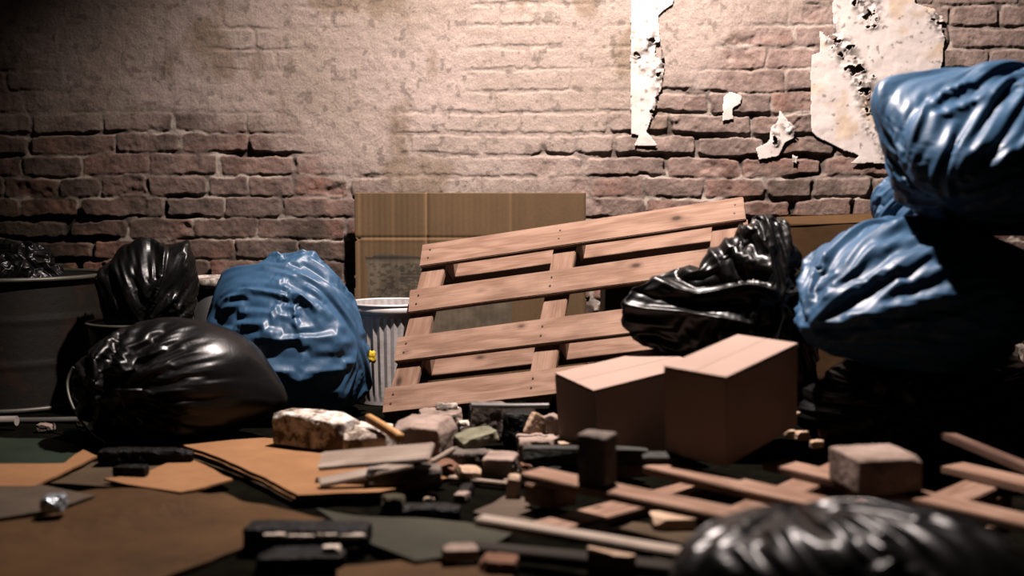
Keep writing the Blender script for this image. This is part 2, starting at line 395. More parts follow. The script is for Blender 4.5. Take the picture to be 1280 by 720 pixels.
def hx(x,z): return 640+x*FP/YW, 255+(H0-z)*FP/YW      # wall metres back to photo pixels, for where stains lie
# peeling paint patches
def patch(label,poly,band,seed,tear=.006,yellow=.4,cat='paint patch',lift=.0115):
    pm_=[wp(a,b,YW) for a,b in poly]
    def band_d(x,y):
        px,py=hx(x,y); d=np.full(len(x),1e9)
        for (ax,ay,bx,by,r) in band:
            t=np.clip(((px-ax)*(bx-ax)+(py-ay)*(by-ay))/((bx-ax)**2+(by-ay)**2+1e-9),0,1)
            d=np.minimum(d,np.hypot(px-ax-t*(bx-ax),py-ay-t*(by-ay))/r)
        return d
    def hf(x,y,p):
        b=band_d(x,y); n1=fbm(p*38,4,seed); n2=fbm(p*16,3,seed+4)
        hole=(n1>.30+.35*np.clip(b-.5,0,3))&(b<1.4)
        h=.003+.004*np.clip(n2+.3,0,1)+np.where(b<1.6,.012*np.clip(n1+.25,0,1)*np.clip(1.6-b,0,1),0)
        return h,hole
    def cf(x,y,p):
        b=band_d(x,y)[:,None]; n1=fbm(p*60,4,seed+7)[:,None]; n2=fbm(p*9,4,seed+8)[:,None]
        c=np.array([[.74,.66,.61]])*(1-.07*np.clip(n2+.3,0,1))
        m=np.clip((1.5-b)*1.1,0,1)*np.clip((n1+.06)*4,0,1); c=c*(1-.8*m)+np.array([[.06,.045,.03]])*.8*m
        s=np.clip((fbm(p*55,3,seed+12)-.47)*9,0,1)[:,None]*.6; c=c*(1-s)+np.array([[.09,.07,.05]])*s
        yv=np.clip((fbm(p*11,3,seed+9)-.24)*4,0,1)[:,None]*yellow; c=c*(1-yv)+c*np.array([[.85,.66,.40]])*yv
        return c
    o=panel('peeling_paint',pm_,.0034,.0016,hf,cf,M['paper'],tear,seed,Matrix.Translation((0,YW-lift,0)))
    tag(o,label,cat,'peeling paint patches on the wall'); return o
patch('tall narrow strip of white peeling paint with black mould hanging from top of wall',
  [(789,-25),(845,-25),(842,5),(822,20),(825,50),(830,75),(828,105),(818,135),(808,165),(814,172),(823,183),(791,183),(798,170),(788,168),(787,60)],[(812,58,828,70,14),(822,70,824,105,12),(795,75,800,82,9),(826,105,815,140,4)],101,.004,.15)
patch('large white peeling paint sheet on the wall above the blue bags',
  [(1038,-25),(1140,-25),(1143,5),(1165,12),(1182,28),(1178,60),(1174,110),(1160,120),(1150,160),(1120,205),(1062,205),(1072,196),(1055,190),(1020,172),(1013,165),(1012,120),(1012,70),(1024,66),(1022,40),(1040,42)],
  [(1045,60,1075,110,12),(1075,110,1090,160,13),(1070,0,1080,25,14),(1025,25,1030,50,10),(1100,150,1110,190,15),(1165,25,1178,40,14)],131,.006,.55)
patch('small rounded scrap of white paint on the bricks left of the large peeling sheet',[(903,122),(912,115),(927,120),(925,130),(915,136),(916,150),(902,152)],[(925,124,926,128,4)],151,.002,.3)
patch('ragged small scrap of paint with yellowed top on bricks below the large peeling sheet',[(973,137),(982,150),(993,160),(992,172),(980,180),(972,196),(948,200),(943,186),(960,178),(962,160),(970,155)],[(980,158,990,165,8),(962,170,968,178,5)],161,.003,.5)
patch('tiny fleck of white paint on bricks under the ragged scrap',[(988,193),(996,196),(995,205),(988,203)],[(0,0,1,1,.1)],171,.001,.1)

# large flattened cardboard against the wall
def wall_cardboard():
    d=4.215; pl=[wp(a,b,d) for a,b in [(443,240),(733,240),(733,470),(733,486),(443,486)]]; pl[-1]=(pl[-1][0],.006); pl[-2]=(pl[-2][0],.006)
    k=FP/d
    def px_(x,y): return 640+x*k,255+(H0-y)*k
    def hf(x,y,p):
        a,b=px_(x,y); h=.004*fbm(p*3,3,201)+.0006*np.sin(a*.9)
        g=lambda c,w: np.exp(-((c)/w)**2)
        h=h-.009*g(a-533,2.0)-.003*g(b-297,1.8)+.004*g(a-530,3.)*0-.003*g(a-638,2.2)-.0045*g(a-449,2.2)*(b>297)
        h=h-.002*np.clip((b-297)/6,0,1)
        return h,(a<446)&(b>299)&(b<301)
    def cf(x,y,p):
        a,b=px_(x,y); a=a[:,None];b=b[:,None]
        v=.5+.45*vn(p*np.array([30,1.2,1]),203)[:,None]*.5+.3*vn(p*np.array([9,.8,1]),204)[:,None]
        c=np.array([[.165,.098,.045]])*v+np.array([[.115,.070,.031]])*(1-v)
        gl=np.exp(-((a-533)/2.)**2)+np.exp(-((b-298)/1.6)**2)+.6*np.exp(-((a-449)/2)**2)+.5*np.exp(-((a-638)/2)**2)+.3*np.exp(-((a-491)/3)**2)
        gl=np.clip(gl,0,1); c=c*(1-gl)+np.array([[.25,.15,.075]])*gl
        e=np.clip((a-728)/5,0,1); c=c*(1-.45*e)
        # torn paper label with smeared print
        L=(a>457+3*vn(p*40,5)[:,None])&(a<640)&(b>319+3*vn(p*30,6)[:,None])&(b<452)
        pr=(fbm(p*np.array([60,90,1]),3,210)[:,None]>.08)&(a<524)&(a>462)&(b>330)&(b<374)
        pr2=(np.sin(b*1.6)>.2)&(fbm(p*np.array([80,30,1]),3,211)[:,None]>-.05)&(a>500)&(a<528)&(b>333)&(b<372)
        lc=np.array([[.125,.098,.066]])*(.7+.6*np.clip(.5+fbm(p*25,3,212),0,1)[:,None])
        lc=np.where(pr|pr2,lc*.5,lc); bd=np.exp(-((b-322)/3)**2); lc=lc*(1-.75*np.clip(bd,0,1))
        c=np.where(L,lc,c); return c
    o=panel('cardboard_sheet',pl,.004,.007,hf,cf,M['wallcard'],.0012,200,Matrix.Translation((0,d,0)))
    tag(o,'large creased brown cardboard sheet standing against the brick wall behind the leaning pallet','cardboard')
wall_cardboard()

# ---------- cardboard boxes as closed cartons
def carton(name,o,eR,eL,dn,mat,label,cat='box',parts=True,torn=False):
    "corner o is the near top corner; eR,eL,dn edge vectors"
    o,eR,eL,dn=[Vector(v) for v in (o,eR,eL,dn)]
    a,b,c=eR.length,eL.length,dn.length; x=eR/a; y=eL/b; z=x.cross(y)
    cen=o+(eR+eL+dn)/2; root=empty(name,o+dn+(eR+eL)/2,label,cat)
    Mw=frame(cen,x,y)
    bm=boxbm(a,b,c,.003); 
    for v in bm.verts:
        if v.co.z>c/2-.004: v.co.z-=.004
    link('body',frombm(bm),mat,root,Mw)
    for s in (-1,1):
        bm=boxbm(a-.002,b/2-.0004,.0035,.0006,.0004,3+s); link('top_flap',frombm(bm),mat,root,frame(cen+z*(c/2-.002)+y*(s*(b/4)),x,y))
    return root
def fitcarton(q,name,label,mat):
    a,b,c=q[3:6]; R=Matrix.Rotation(b,3,'X')@Matrix.Rotation(c,3,'Y')@Matrix.Rotation(a,3,'Z'); A,B,Cc=q[6:9]
    return carton(name,q[:3],R@Vector((A,0,0)),R@Vector((0,B,0)),R@Vector((0,0,-Cc)),mat,label)
fitcarton([.205,2.8,.231,.502,.156,-.069,.338,.192,.213],'cardboard_box','lower closed cardboard box on the left of the pair, in front of the leaning pallet',M['boxcard'])
fitcarton([.472,2.45,.3195,.845,.136,-.051,.333,.166,.212],'cardboard_box','taller closed cardboard box standing on the floor pallet, right of the other box',M['boxcard'])
# dark carton behind the pallet
carton('cardboard_box',(.33,3.92,.46),(.34,.0,0),(0,.26,0),(0,0,-.455),M['carddark'],'dark stained cardboard box standing behind the leaning pallet near the wall')
# open carton behind the black bag at the right
def open_carton():
    a=P(978,272,4.0); W=.46
    x0,x1=a[0],a[0]+W; zt=a[2]-.02
    root=empty('cardboard_box',((x0+x1)/2,4.12,0),'brown cardboard box with torn open flaps by the wall behind the black and blue bags','box')
    for nm,(cx,cy,w,d_) in dict(front_panel=((x0+x1)/2,4.0,W,.004),back_panel=((x0+x1)/2,4.24,W,.004)).items():
        link(nm,frombm(boxbm(w,d_,zt,.001,.004,7)),M['cardlow'],root,Matrix.Translation((cx,cy,zt/2)))
    for sx in (x0,x1): link('side_panel',frombm(boxbm(.004,.24,zt,.001)),M['cardlow'],root,Matrix.Translation((sx,4.12,zt/2)))
    link('flap',frombm(boxbm(W*.98,.10,.004,.001,.008,9,.01)),M['cardlow'],root,frame(((x0+x1)/2,4.045,zt+.012),(1,-.02,.05),(0,1,.25)))
    link('flap',frombm(boxbm(W*.9,.11,.004,.001,.01,12,.012)),M['cardlow'],root,frame(((x0+x1)/2+.03,4.19,zt+.02),(1,.03,.03),(0,-1,.2)))
open_carton()

# ================================================================ pallets
def board(name,a,b,w,t,mat,parent,nrm=(0,0,1),seed=0,warp=.0015,ends=.004):
    a=Vector(a);b=Vector(b); x=(b-a).normalized(); n=Vector(nrm); n=(n-x*n.dot(x)).normalized(); y=n.cross(x)
    return link(name,frombm(boxbm((b-a).length,w,t,.0025,warp,seed,ends)),mat,parent,frame((a+b)/2,x,y))
def nails(parent,pts,n,mat=None):
    n=Vector(n).normalized()
    for p in pts:
        bm=bmesh.new(); bmesh.ops.create_cone(bm,cap_ends=True,segments=10,radius1=.0035,radius2=.003,depth=.003)
        link('nail',frombm(bm),M['nail'],parent,frame(Vector(p)+n*.001,n.orthogonal(),n.cross(n.orthogonal())))
def leaning_pallet():
    A=Vector(P(527,321,3.93)); B=Vector(P(931,262,3.66)); Cc=Vector(P(480,502,3.60))
    u=(B-A); v=(Cc-A)/3.0; n=u.cross(v).normalized()
    if n.y>0: n=-n
    root=empty('wooden_pallet',(A+v*3+u*.5)*1.0,'large pinkish wooden pallet leaning tilted against the wall behind the rubble','pallet')
    root.matrix_basis=Matrix.Translation(Vector((A.x+.5*u.x,A.y+v.y*3,0)))
    def Q(s,t): return A+u*s+v*t
    # v direction ends are sheared, so slats follow u and stringers follow v
    for k in range(4):
        e=(1.0,1.02,.985,1.0)[k]
        s=board('slat',Q(0,k),Q(e,k),.094,.020,M['pallet'],root,n,k+1)
        for c in (.028,.447,.972):
            nails(s,[Q(c,k)+n*.010+v.normalized()*dv for dv in (-.018,.016)],n)
    vl=v.normalized(); 
    for c,w in ((.045,.105),(.465,.098),(.945,.105)):
        board('stringer',Q(c,-.22)-n*.021,Q(c,3.30)-n*.021,w*.82,.021,M['pallet'],root,n,11+int(c*10))
        for k in (.02,2.02):
            board('block',Q(c,k-.22)-n*.071,Q(c,k+.22)-n*.071,w*.8,.078,M['pallet'],root,n,31+int(c*10+k),0,0)
    for k in (.02,2.02):
        board('base_board',Q(-.005,k)-n*.120,Q(1.0,k)-n*.120,.098,.019,M['pallet'],root,n,51+int(k))
leaning_pallet()
def floor_pallet():
    zt=.100; t=.018
    root=empty('wooden_pallet',(.5,2.4,0),'broken wooden pallet lying flat on the floor under the taller box and right rubble','pallet')
    def B_(name,p0,p1,z,w,seed,ext0=0,ext1=0,t=t,mat='pallet'):
        a=G(*p0,z);b=G(*p1,z); a[2]=b[2]=z-t/2; d=(b-a)/np.linalg.norm(b-a); a=a-d*ext0;b=b+d*ext1
        return board(name,a,b,w,t,M[mat],root,(0,0,1),seed)
    B_('deck_board',(668,588),(925,643),zt,.078,61,.012,.05)
    B_('deck_board',(818,579),(1050,632),zt,.085,62,0,.08)
    B_('deck_board',(975,578),(1270,646),zt,.08,63,.02,.06)
    B_('deck_board',(1190,580),(1330,612),zt,.08,64)
    zb=zt-t-.0005
    B_('cross_board',(925,640),(1062,577),zb,.075,66,.02,.1)
    B_('cross_board',(1110,655),(1235,600),zb,.08,67)
    bl=zb-t
    for (px,py,s) in ((688,595,1),(778,561,2),(932,640,3),(1050,585,4),(1120,650,5),(1230,603,6)):
        c=G(px,py,zb); c[2]=.018+(bl-.018)/2
        link('block',frombm(boxbm(.095,.078,bl-.018,.003)),M['pallet'],root,frame(c,(.67,-.74,0)))
    B_('base_board',(690,655),(870,607),.022,.085,71,.02,.05)
    B_('base_board',(905,690),(1065,620),.022,.085,72)
    B_('base_board',(1120,690),(1250,640),.022,.085,73)
floor_pallet()
for lab,(p0,p1,z0,z1,w,t,mat) in {
 'long dark plank slanting down to the right behind the floor pallet at right edge':((1180,543),(1300,592),.14,.11,.035,.018,'midwood'),
 }.items():
    a=G(*p0,z0);b=G(*p1,z1); o=board('wood_plank',a,b,w,t,M[mat],None,(0,0,1),80); tag(o,lab,'plank')
b=G(1262,655,.12)

# ================================================================ bags
def bagobj(name,mat,cen,shape,knot,seed,label,**kw):
    cen=np.array(cen,float); floor_z=kw.pop('floorz',.004)
    neck=kw.pop('neck',None)
    X,F=make_bag(shape,knot,seed,floor=floor_z-cen[2],**kw)
    base=cen.copy(); base[2]=(X[:,2]+cen[2]).min()
    if neck is None:
        o=link(name,meshof(X,F),mat,None,Matrix.Translation(Vector(cen)),smooth=True); tag(o,label,'garbage bag'); return o
    root=empty(name,base,label,'garbage bag')
    link('bag_body',meshof(X,F),mat,root,Matrix.Translation(Vector(cen)),smooth=True)
    for (pos,dr,rad,ln,sd) in neck:
        link('tied_neck',neckmesh(rad,ln,sd),mat,root,frame(Vector(pos),Vector(dr).normalized().orthogonal(),Vector(dr).normalized().cross(Vector(dr).normalized().orthogonal())),smooth=True)
    return root
def neckmesh(rad,ln,seed):
    nr,na=26,150; V=[];F=[]
    for i in range(nr):
        t=i/(nr-1)
        for j in range(na):
            a=2*math.pi*j/na; r=rad*(.16+.25*abs(t-.22)*1+.85*max(0,t-.22)**1.2)
            f=1+(.15+.6*t)*math.sin(5*a+seed+2*math.sin(a*2+seed))*.55+.22*math.sin(13*a+seed*2)*t
            V.append((r*f*math.cos(a),r*f*.75*math.sin(a),ln*(t-.12)+.18*ln*t*math.sin(3*a+seed)))
    for i in range(nr-1):
        for j in range(na):
            k=(j+1)%na; F.append((i*na+j,i*na+k,(i+1)*na+k,(i+1)*na+j))
    return meshof(V,np.array(F))
def ell(rx,ry,rz,seed,lobes=(),lump=.10,flat=.8,sag=.15,pw=2.0):
    def f(U):
        n=(np.abs(U)**pw).sum(1)**(1/pw) if pw!=2 else 1
        r=(1/n if pw!=2 else 1)*(1+lump*fbm(U*1.4,2,seed))
        r=np.broadcast_to(r,(len(U),))[:,None].copy()
        T=U*np.array([rx,ry,rz])*r
        z=T[:,2]; s=1-sag*(z/rz); T[:,0]*=s; T[:,1]*=s
        for (d,amt,k) in lobes:
            d=np.array(d,float); d/=np.linalg.norm(d); w=np.exp(k*(U@d-1)); T+=d*(amt*w)[:,None]
        T[:,2]=np.maximum(T[:,2],-flat*rz); return T
    return f
# black bag lying at left
bagobj('garbage_bag',M['black'],(-1.00,3.28,.172),ell(.285,.21,.190,3,[((1,-.1,-.25),.06,14)],lump=.06,flat=.9,sag=.02),(-.35,-1,.05),1,
  'big shiny black garbage bag lying at left with its gathered knot facing forward',excn=5,nk=12,exc0=.012,K=np.array([-.13,-.19,-.0]),start=5,its=(170,60,30))
# blue bag at left
bagobj('garbage_bag',M['blue'],(-.742,3.70,.24),ell(.240,.215,.272,5,[((-1,-.2,.15),.03,8),((1,0,-.1),.02,10),((-.75,0,.75),.03,9),((.2,0,1),.02,14)],lump=.10,flat=.86,sag=.20,pw=2.4),(1,-.35,-.1),2,
  'blue garbage bag standing in front of the small metal trash can at left',excn=.35,nk=5,exc0=.004,K=np.array([.07,-.10,.26]),start=5,its=(150,18,6),ka=(.004,.003,.003),kb=(.045,.05,.05),
  Ks=(((.22,-.08,.02),(1,-.3,.1),.22,2.8),((-.22,-.06,.12),(-1,-.3,.3),.12,4)),ridges=[((.24,-.06,.02),(1,-.3,.2),3,.020,1),((-.24,-.06,.12),(-1,-.3,.3),2.5,.016,5),((.05,-.1,.27),(.2,-.3,1),2.5,.016,9)])
# black bag in the bin at left
bagobj('garbage_bag',M['black'],P(188,372,3.80),ell(.165,.145,.165,8,[((-.55,0,1),.035,16),((.6,0,.8),.035,10)],lump=.15,flat=1,sag=-.05),(.1,-.8,-.5),3,
  'crumpled black garbage bag bulging out of the dark bin behind the lying black bag',excn=.5,exc0=.01,nk=3,floorz=.12,start=5,its=(150,18,6),ka=(.004,.003,.003),kb=(.045,.05,.05),ridges=[((.03,-.14,-.1),(.1,-.8,-.5),2.5,.022,51),((-.1,0,.12),(-.5,0,1),2,.014,53)])
# small black bag in the drum
bagobj('garbage_bag',M['black'],P(10,345,3.98),ell(.17,.15,.125,9,[((.9,0,-.1),.05,8)],lump=.2,flat=1),(.5,-.5,.5),4,
  'black garbage bag inside the wide rusty drum at far left edge',excn=.5,exc0=.10,floorz=.25)
# black bag right of centre
bagobj('garbage_bag',M['black'],(.69,3.14,.347),ell(.163,.134,.292,12,[((-1,-.15,.12),.22,7.5),((.3,0,1),.03,10)],lump=.07,flat=.98,sag=.12),(.18,-1,.1),5,
  'black garbage bag with pointed left corner behind the two closed boxes',excn=1.1,nk=2.6,exc0=.05,K=np.array([.05,-.15,.10]),ridges=[((.05,-.15,.10),(.18,-1,.1),3,.016,31),((-.3,-.05,.04),(-1,0,0),2,.014,33)])
# blue bags stacked at right
bagobj('garbage_bag',M['black'],(1.17,3.02,.15),ell(.40,.22,.165,14,[],lump=.07,flat=.9,sag=.1),(-.4,-.9,.1),10,  # added black bag, stands in for the shade below the blue bags
  'black garbage bag added at right to stand in for the shade under the blue bags',excn=.9,nk=3,exc0=.04)
bagobj('garbage_bag',M['blue'],(1.09,2.95,.44),ell(.31,.22,.195,15,[((-1,-.6,-.25),.12,9),((1,-.3,.1),.05,9),((-.1,0,1),.025,5)],lump=.06,flat=.98,sag=-.18),(-1,-.6,-.2),6,
  'large blue garbage bag at right, lowest of the blue stack, beside the taller box',excn=.5,nk=2.2,exc0=.0,floorz=.27,start=5,its=(150,18,6),ka=(.004,.003,.003),kb=(.05,.05,.05),ridges=[((-.33,-.13,-.06),(-1,-.6,-.2),2.2,.028,11),((-.1,0,.2),(0,0,1),2,.016,14)])
bagobj('garbage_bag',M['blue'],P(1245,268,3.14),ell(.33,.18,.15,18,[((-.8,0,.5),.03,8)],lump=.08,flat=1,sag=.05),(-.3,-.6,.8),7,
  'blue garbage bag squeezed in the middle of the blue stack at right',excn=.7,exc0=.05,floorz=.615)
def corner(U):
    # square-bottomed sack lying on its side, corner pointing up left
    a,b,c=.27,.15,.17
    p=3.2; n=(np.abs(U)**p).sum(1)**(1/p); T=U/n[:,None]*np.array([a,b,c])
    T[:,1]*=(1-.62*np.clip(T[:,2]/c,-.2,1)); T[:,0]*=1+.10*T[:,2]/c
    T+= np.array([-1,0,.75])*(.05*np.exp(9*(U@np.array([-.75,0,.66])-1)))[:,None]
    T[:,2]+= .05*np.exp(-((T[:,0]-.02)/.15)**2)*(T[:,2]>0)*T[:,2]/c
    R=np.array(Matrix.Rotation(.0,3,'Y')@Matrix.Rotation(math.radians(-14),3,'X')); return T@R.T
bagobj('garbage_bag',M['blue'],P(1248,188,2.86),corner,(-.62,-.3,-.72),8,
  'blue garbage bag topmost of the stack at right with square seam corner upward',excn=.45,nk=1.3,exc0=.008,kb=(.045,.05,.05),start=5,its=(150,18,6),ka=(.004,.003,.003),ridges=[((-.24,-.14,-.22),(-.62,-.3,-.72),3.5,.018,21)],K=np.array([-.22,-.12,-.2]),floorz=.6)
# black bag in the foreground
bagobj('garbage_bag',M['black'],(.525,1.66,.088),ell(.262,.165,.145,21,[((-1,0,.3),.02,6)],lump=.05,flat=.62,sag=.0,pw=3.0),(-.3,.7,1),9,
  'blurred black garbage bag in the foreground at bottom right',excn=.4,nk=1.9,exc0=.004,start=5,its=(150,18,6),ka=(.004,.003,.003),kb=(.045,.05,.05),ridges=[((-.05,.1,.14),(-.3,.7,1),3,.014,41)])
# ================================================================ round containers
def lathe(prof,na=96,mod=None,closed=False):
    V=[];F=[]
    for i,(r,z) in enumerate(prof):
        for j in range(na):
            a=2*math.pi*j/na; rr=r if mod is None else mod(r,z,a)
            V.append((rr*math.cos(a),rr*math.sin(a),z))
    n=len(prof)
    for i in range(n-1 if not closed else n):
        k=(i+1)%n
        for j in range(na): F.append((i*na+j,i*na+(j+1)%na,k*na+(j+1)%na,k*na+j))
    if not closed:
        F.append(tuple(range(na))[::-1]); F.append(tuple((n-1)*na+j for j in range(na)))
    return V,[list(f) for f in F]
def L(name,prof,mat,parent,loc,smooth=True,**k):
    V,F=lathe(prof,**k); return link(name,meshof(V,F),mat,parent,Matrix.Translation(Vector(loc)),smooth=smooth)
def ringprof(r,z,w,h,n=10): return [(r+w*math.cos(2*math.pi*i/n),z+h*math.sin(2*math.pi*i/n)) for i in range(n)]
def tri(x): x=x%1; return abs(x-.5)*4-1
# small metal can
cx,cy=-.432,3.985; R0=.148; HT=.352
root=empty('trash_can',(cx,cy,0),'small open corrugated metal trash can between the blue bag and the leaning pallet','trash can')
def cm(r,z,a):
    k=min(1,max(0,(z-.02)/.02))*min(1,max(0,(HT-.045-z)/.004)); return r*(1+.022*k*tri(a*36/(2*math.pi)))
pr=[(R0*.86,0),(R0*.86,.012),(R0*.865,.03)]+[(R0*(.865+.10*t),.03+t*(HT-.078)) for t in (.0,.2,.4,.6,.8,1)]+[(R0*.97,HT-.044),(R0*.975,HT-.04),(R0,HT-.038),(R0,HT-.004)]
pr+=[(R0*.985,HT-.004),(R0*.95,HT-.05),(R0*.84,.016),(.001,.016)]
L('body',pr,M['galv'],root,(cx,cy,0),na=288,mod=cm,smooth=False)
L('rim',ringprof(R0+.003,HT-.003,.0055,.0055),M['galv'],root,(cx,cy,0),closed=True)
L('rim_band',[(R0+.001,HT-.036),(R0+.006,HT-.034),(R0+.006,HT-.008),(R0+.001,HT-.006)],M['galv'],root,(cx,cy,0),closed=True)
# wide drum
cx,cy=-1.77,3.97; R1=.305; HD=.455
root=empty('metal_drum',(cx,cy,0),'wide dark rusty metal drum standing at far left edge','drum')
pr=[(R1*.97,0),(R1*.975,.01)]
for i in range(40):
    z=.01+i/39*(HD-.03); pr.append((R1*(.975+.012*math.exp(-((z-.16)/.008)**2)+.012*math.exp(-((z-.31)/.008)**2)),z))
pr+=[(R1*.985,HD-.01),(R1*.96,HD-.01),(R1*.94,.02),(.001,.02)]
L('body',pr,M['drum'],root,(cx,cy,0))
L('rim',ringprof(R1,HD-.008,.010,.009),M['rim'],root,(cx,cy,0),closed=True)
L('base_ring',ringprof(R1*.985,.010,.008,.009),M['rim'],root,(cx,cy,0),closed=True)
# dark bin under the black bag
cx,cy=-1.275,3.80; R2=.165; HB=.305
root=empty('trash_can',(cx,cy,0),'black rubber bin with thin rim holding a black bag behind the lying black bag','trash can')
L('body',[(R2*.8,0),(R2*.81,.01),(R2*.98,HB-.01),(R2*.955,HB-.01),(R2*.79,.02),(.001,.02)],M['rubber'],root,(cx,cy,0))
L('rim',ringprof(R2,HB-.006,.007,.006),M['rim'],root,(cx,cy,0),closed=True)
# lidded bucket
cx,cy=-1.085,4.10; R3=.11; HU=.435
root=empty('paint_bucket',(cx,cy,0),'tall dark bucket with mottled pale lid behind the left blue bag','bucket')
L('body',[(R3*.88,0),(R3*.89,.01),(R3*.97,HU-.035),(R3*.9,HU-.035)],M['rubber'],root,(cx,cy,0))
L('lid',[(R3*.99,HU-.040),(R3*1.06,HU-.038),(R3*1.06,HU-.008),(R3*1.03,HU),(R3*.96,HU),(R3*.93,HU-.006),(.001,HU-.006)],M['lid'],root,(cx,cy,0))
# hoop beside the black bag
def tube(name,pts,r,mat,parent=None,closed=False,res=10):
    cu=bpy.data.curves.new(name,'CURVE'); cu.dimensions='3D'; s=cu.splines.new('NURBS' if not closed else 'NURBS'); s.points.add(len(pts)-1)
    for p,q in zip(s.points,pts): p.co=(*q,1)
    s.use_endpoint_u=not closed; s.use_cyclic_u=closed; s.order_u=3; s.resolution_u=8; cu.bevel_depth=r; cu.bevel_resolution=3; cu.use_fill_caps=True
    o=bpy.data.objects.new(name,cu); C.objects.link(o); dg=bpy.context.evaluated_depsgraph_get(); me=bpy.data.meshes.new_from_object(o.evaluated_get(dg)); bpy.data.objects.remove(o)
    return link(name,me,mat,parent,None,smooth=True)
pts=[P(*q) for q in [(92,459,3.42),(84,470,3.42),(84,490,3.40),(92,512,3.37),(105,532,3.33),(122,551,3.27),(140,559,3.25)]]
o=tube('bucket_handle',pts,.0045,M['rim']); tag(o,'bent wire hoop curving around the left side of the lying black bag','wire hoop')

# ================================================================ flat cardboard and sheets on the floor
def sheet(name,px,z,th,mat,label,cat,warp=.004,seed=0,cut=.035,creases=(),rag=.004,group=None,lift=None):
    pts=[G(a,b,z) for a,b in px]
    # ragged outline
    out=[]
    for i in range(len(pts)):
        a=pts[i];b=pts[(i+1)%len(pts)]; n=max(1,int(np.linalg.norm(b-a)/.02))
        for k in range(n):
            q=a+(b-a)*k/n; out.append(q+np.array([vn(q*18+seed,1),vn(q*18+seed,2),0])*(rag if k else rag*.4))
    bm=bmesh.new(); f=bm.faces.new([bm.verts.new(q) for q in out]); bmesh.ops.triangulate(bm,faces=[f])
    x0,y0=np.min(out,0)[:2]; x1,y1=np.max(out,0)[:2]
    for ax,(u0,u1) in enumerate(((x0,x1),(y0,y1))):
        for c in np.arange(u0+cut,u1,cut):
            no=[0,0,0];no[ax]=1;co=[0,0,0];co[ax]=c
            bmesh.ops.bisect_plane(bm,geom=list(bm.verts)+list(bm.edges)+list(bm.faces),plane_co=co,plane_no=no)
    bm.normal_update()
    if sum(f.normal.z*f.calc_area() for f in bm.faces)<0: bmesh.ops.reverse_faces(bm,faces=list(bm.faces))
    co=np.array([v.co[:] for v in bm.verts]); w=warp*(fbm(co*3.5+seed,3,seed)+.35)
    for v,d in zip(bm.verts,w):
        v.co.z+=max(float(d),-.2*warp)+ (lift(v.co.x,v.co.y) if lift else 0)
    r=bmesh.ops.extrude_face_region(bm,geom=list(bm.faces)); 
    for v in [g for g in r['geom'] if isinstance(g,bmesh.types.BMVert)]: v.co.z+=th
    bmesh.ops.recalc_face_normals(bm,faces=list(bm.faces))
    ctr=np.mean(out,0); ctr[2]=z
    bmesh.ops.translate(bm,verts=list(bm.verts),vec=Vector(-ctr))
    o=link(name,frombm(bm),mat,None,Matrix.Translation(Vector(ctr))); tag(o,label,cat,group); return o
g='flattened cardboard on the floor'
ca,cb_=G(-60,700,0)[:2],G(310,622,0)[:2]
def crease(x,y):
    d=(cb_-ca)/np.linalg.norm(cb_-ca); t=(x-ca[0])*-d[1]+(y-ca[1])*d[0]; return .010*max(0,1-abs(t)/.05)+.004*max(0,1-abs(t+.35)/.03)
sheet('tarpaulin',[(-160,548),(60,549),(92,556),(104,566),(80,584),(40,592),(-180,598)],.001,.003,M['tarp'],'dark green tarp lying flat on the floor at left in front of the drum','tarp',.006,1)
sheet('cardboard_sheet',[(-180,760),(-160,640),(-40,630),(120,616),(250,622),(330,636),(408,655),(345,668),(300,690),(215,722),(120,770)],.002,.006,M['cardlow'],'largest flattened brown cardboard sheet filling the bottom left foreground','cardboard',.010,2,group=g,lift=crease)
sheet('cardboard_sheet',[(-120,612),(40,606),(120,622),(60,640),(-10,652),(-140,668)],.016,.004,M['cardgrey'],'greyish cardboard strip under the crumpled foil at left edge','cardboard',.004,3,group=g)
sheet('cardboard_sheet',[(-120,588),(80,584),(104,566),(122,574),(88,592),(42,612),(-120,613)],.012,.006,M['card'],'orange cardboard piece with raised tip at left edge on the green tarp','cardboard',.008,4,group=g)
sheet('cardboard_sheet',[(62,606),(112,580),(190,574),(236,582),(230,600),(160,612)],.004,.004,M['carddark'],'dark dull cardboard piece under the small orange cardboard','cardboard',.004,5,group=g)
sheet('cardboard_sheet',[(130,603),(178,594),(215,578),(236,575),(262,586),(291,603),(255,614),(225,619),(175,612)],.014,.005,M['card'],'small orange cardboard piece left of the cardboard stack','cardboard',.008,6,group=g)
st=[(222,556),(330,549),(420,556),(478,578),(560,600),(475,619),(372,622),(345,606),(285,580)]
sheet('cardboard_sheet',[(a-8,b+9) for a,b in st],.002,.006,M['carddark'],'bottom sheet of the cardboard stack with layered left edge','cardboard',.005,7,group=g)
sheet('cardboard_sheet',[(a-4,b+4) for a,b in st],.013,.005,M['card'],'middle sheet of the cardboard stack with layered left edge','cardboard',.005,8,group=g)
sheet('cardboard_sheet',st,.022,.005,M['card'],'top sheet of the cardboard stack under the long pale concrete chunk','cardboard',.005,8,group=g)
sheet('cloth_sheet',[(395,640),(440,648),(490,652),(585,655),(640,668),(600,690),(520,706),(470,690)],.008,.004,M['olive'],'olive green sheet in the foreground between charred log and pale plank','sheet',.012,9)
sheet('cardboard_sheet',[(592,642),(636,620),(655,624),(678,652),(640,662)],.003,.005,M['cardgrey'],'dull tan cardboard scrap at the foot of the floor pallet block','cardboard',.004,10,group=g)
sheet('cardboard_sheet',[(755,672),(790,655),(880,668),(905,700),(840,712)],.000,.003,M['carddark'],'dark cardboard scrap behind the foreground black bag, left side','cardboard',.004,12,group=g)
sheet('cardboard_sheet',[(420,712),(500,704),(640,712),(640,760),(420,760)],.003,.005,M['cardlow'],'brown cardboard scrap at the bottom edge of the view','cardboard',.004,13,group=g)

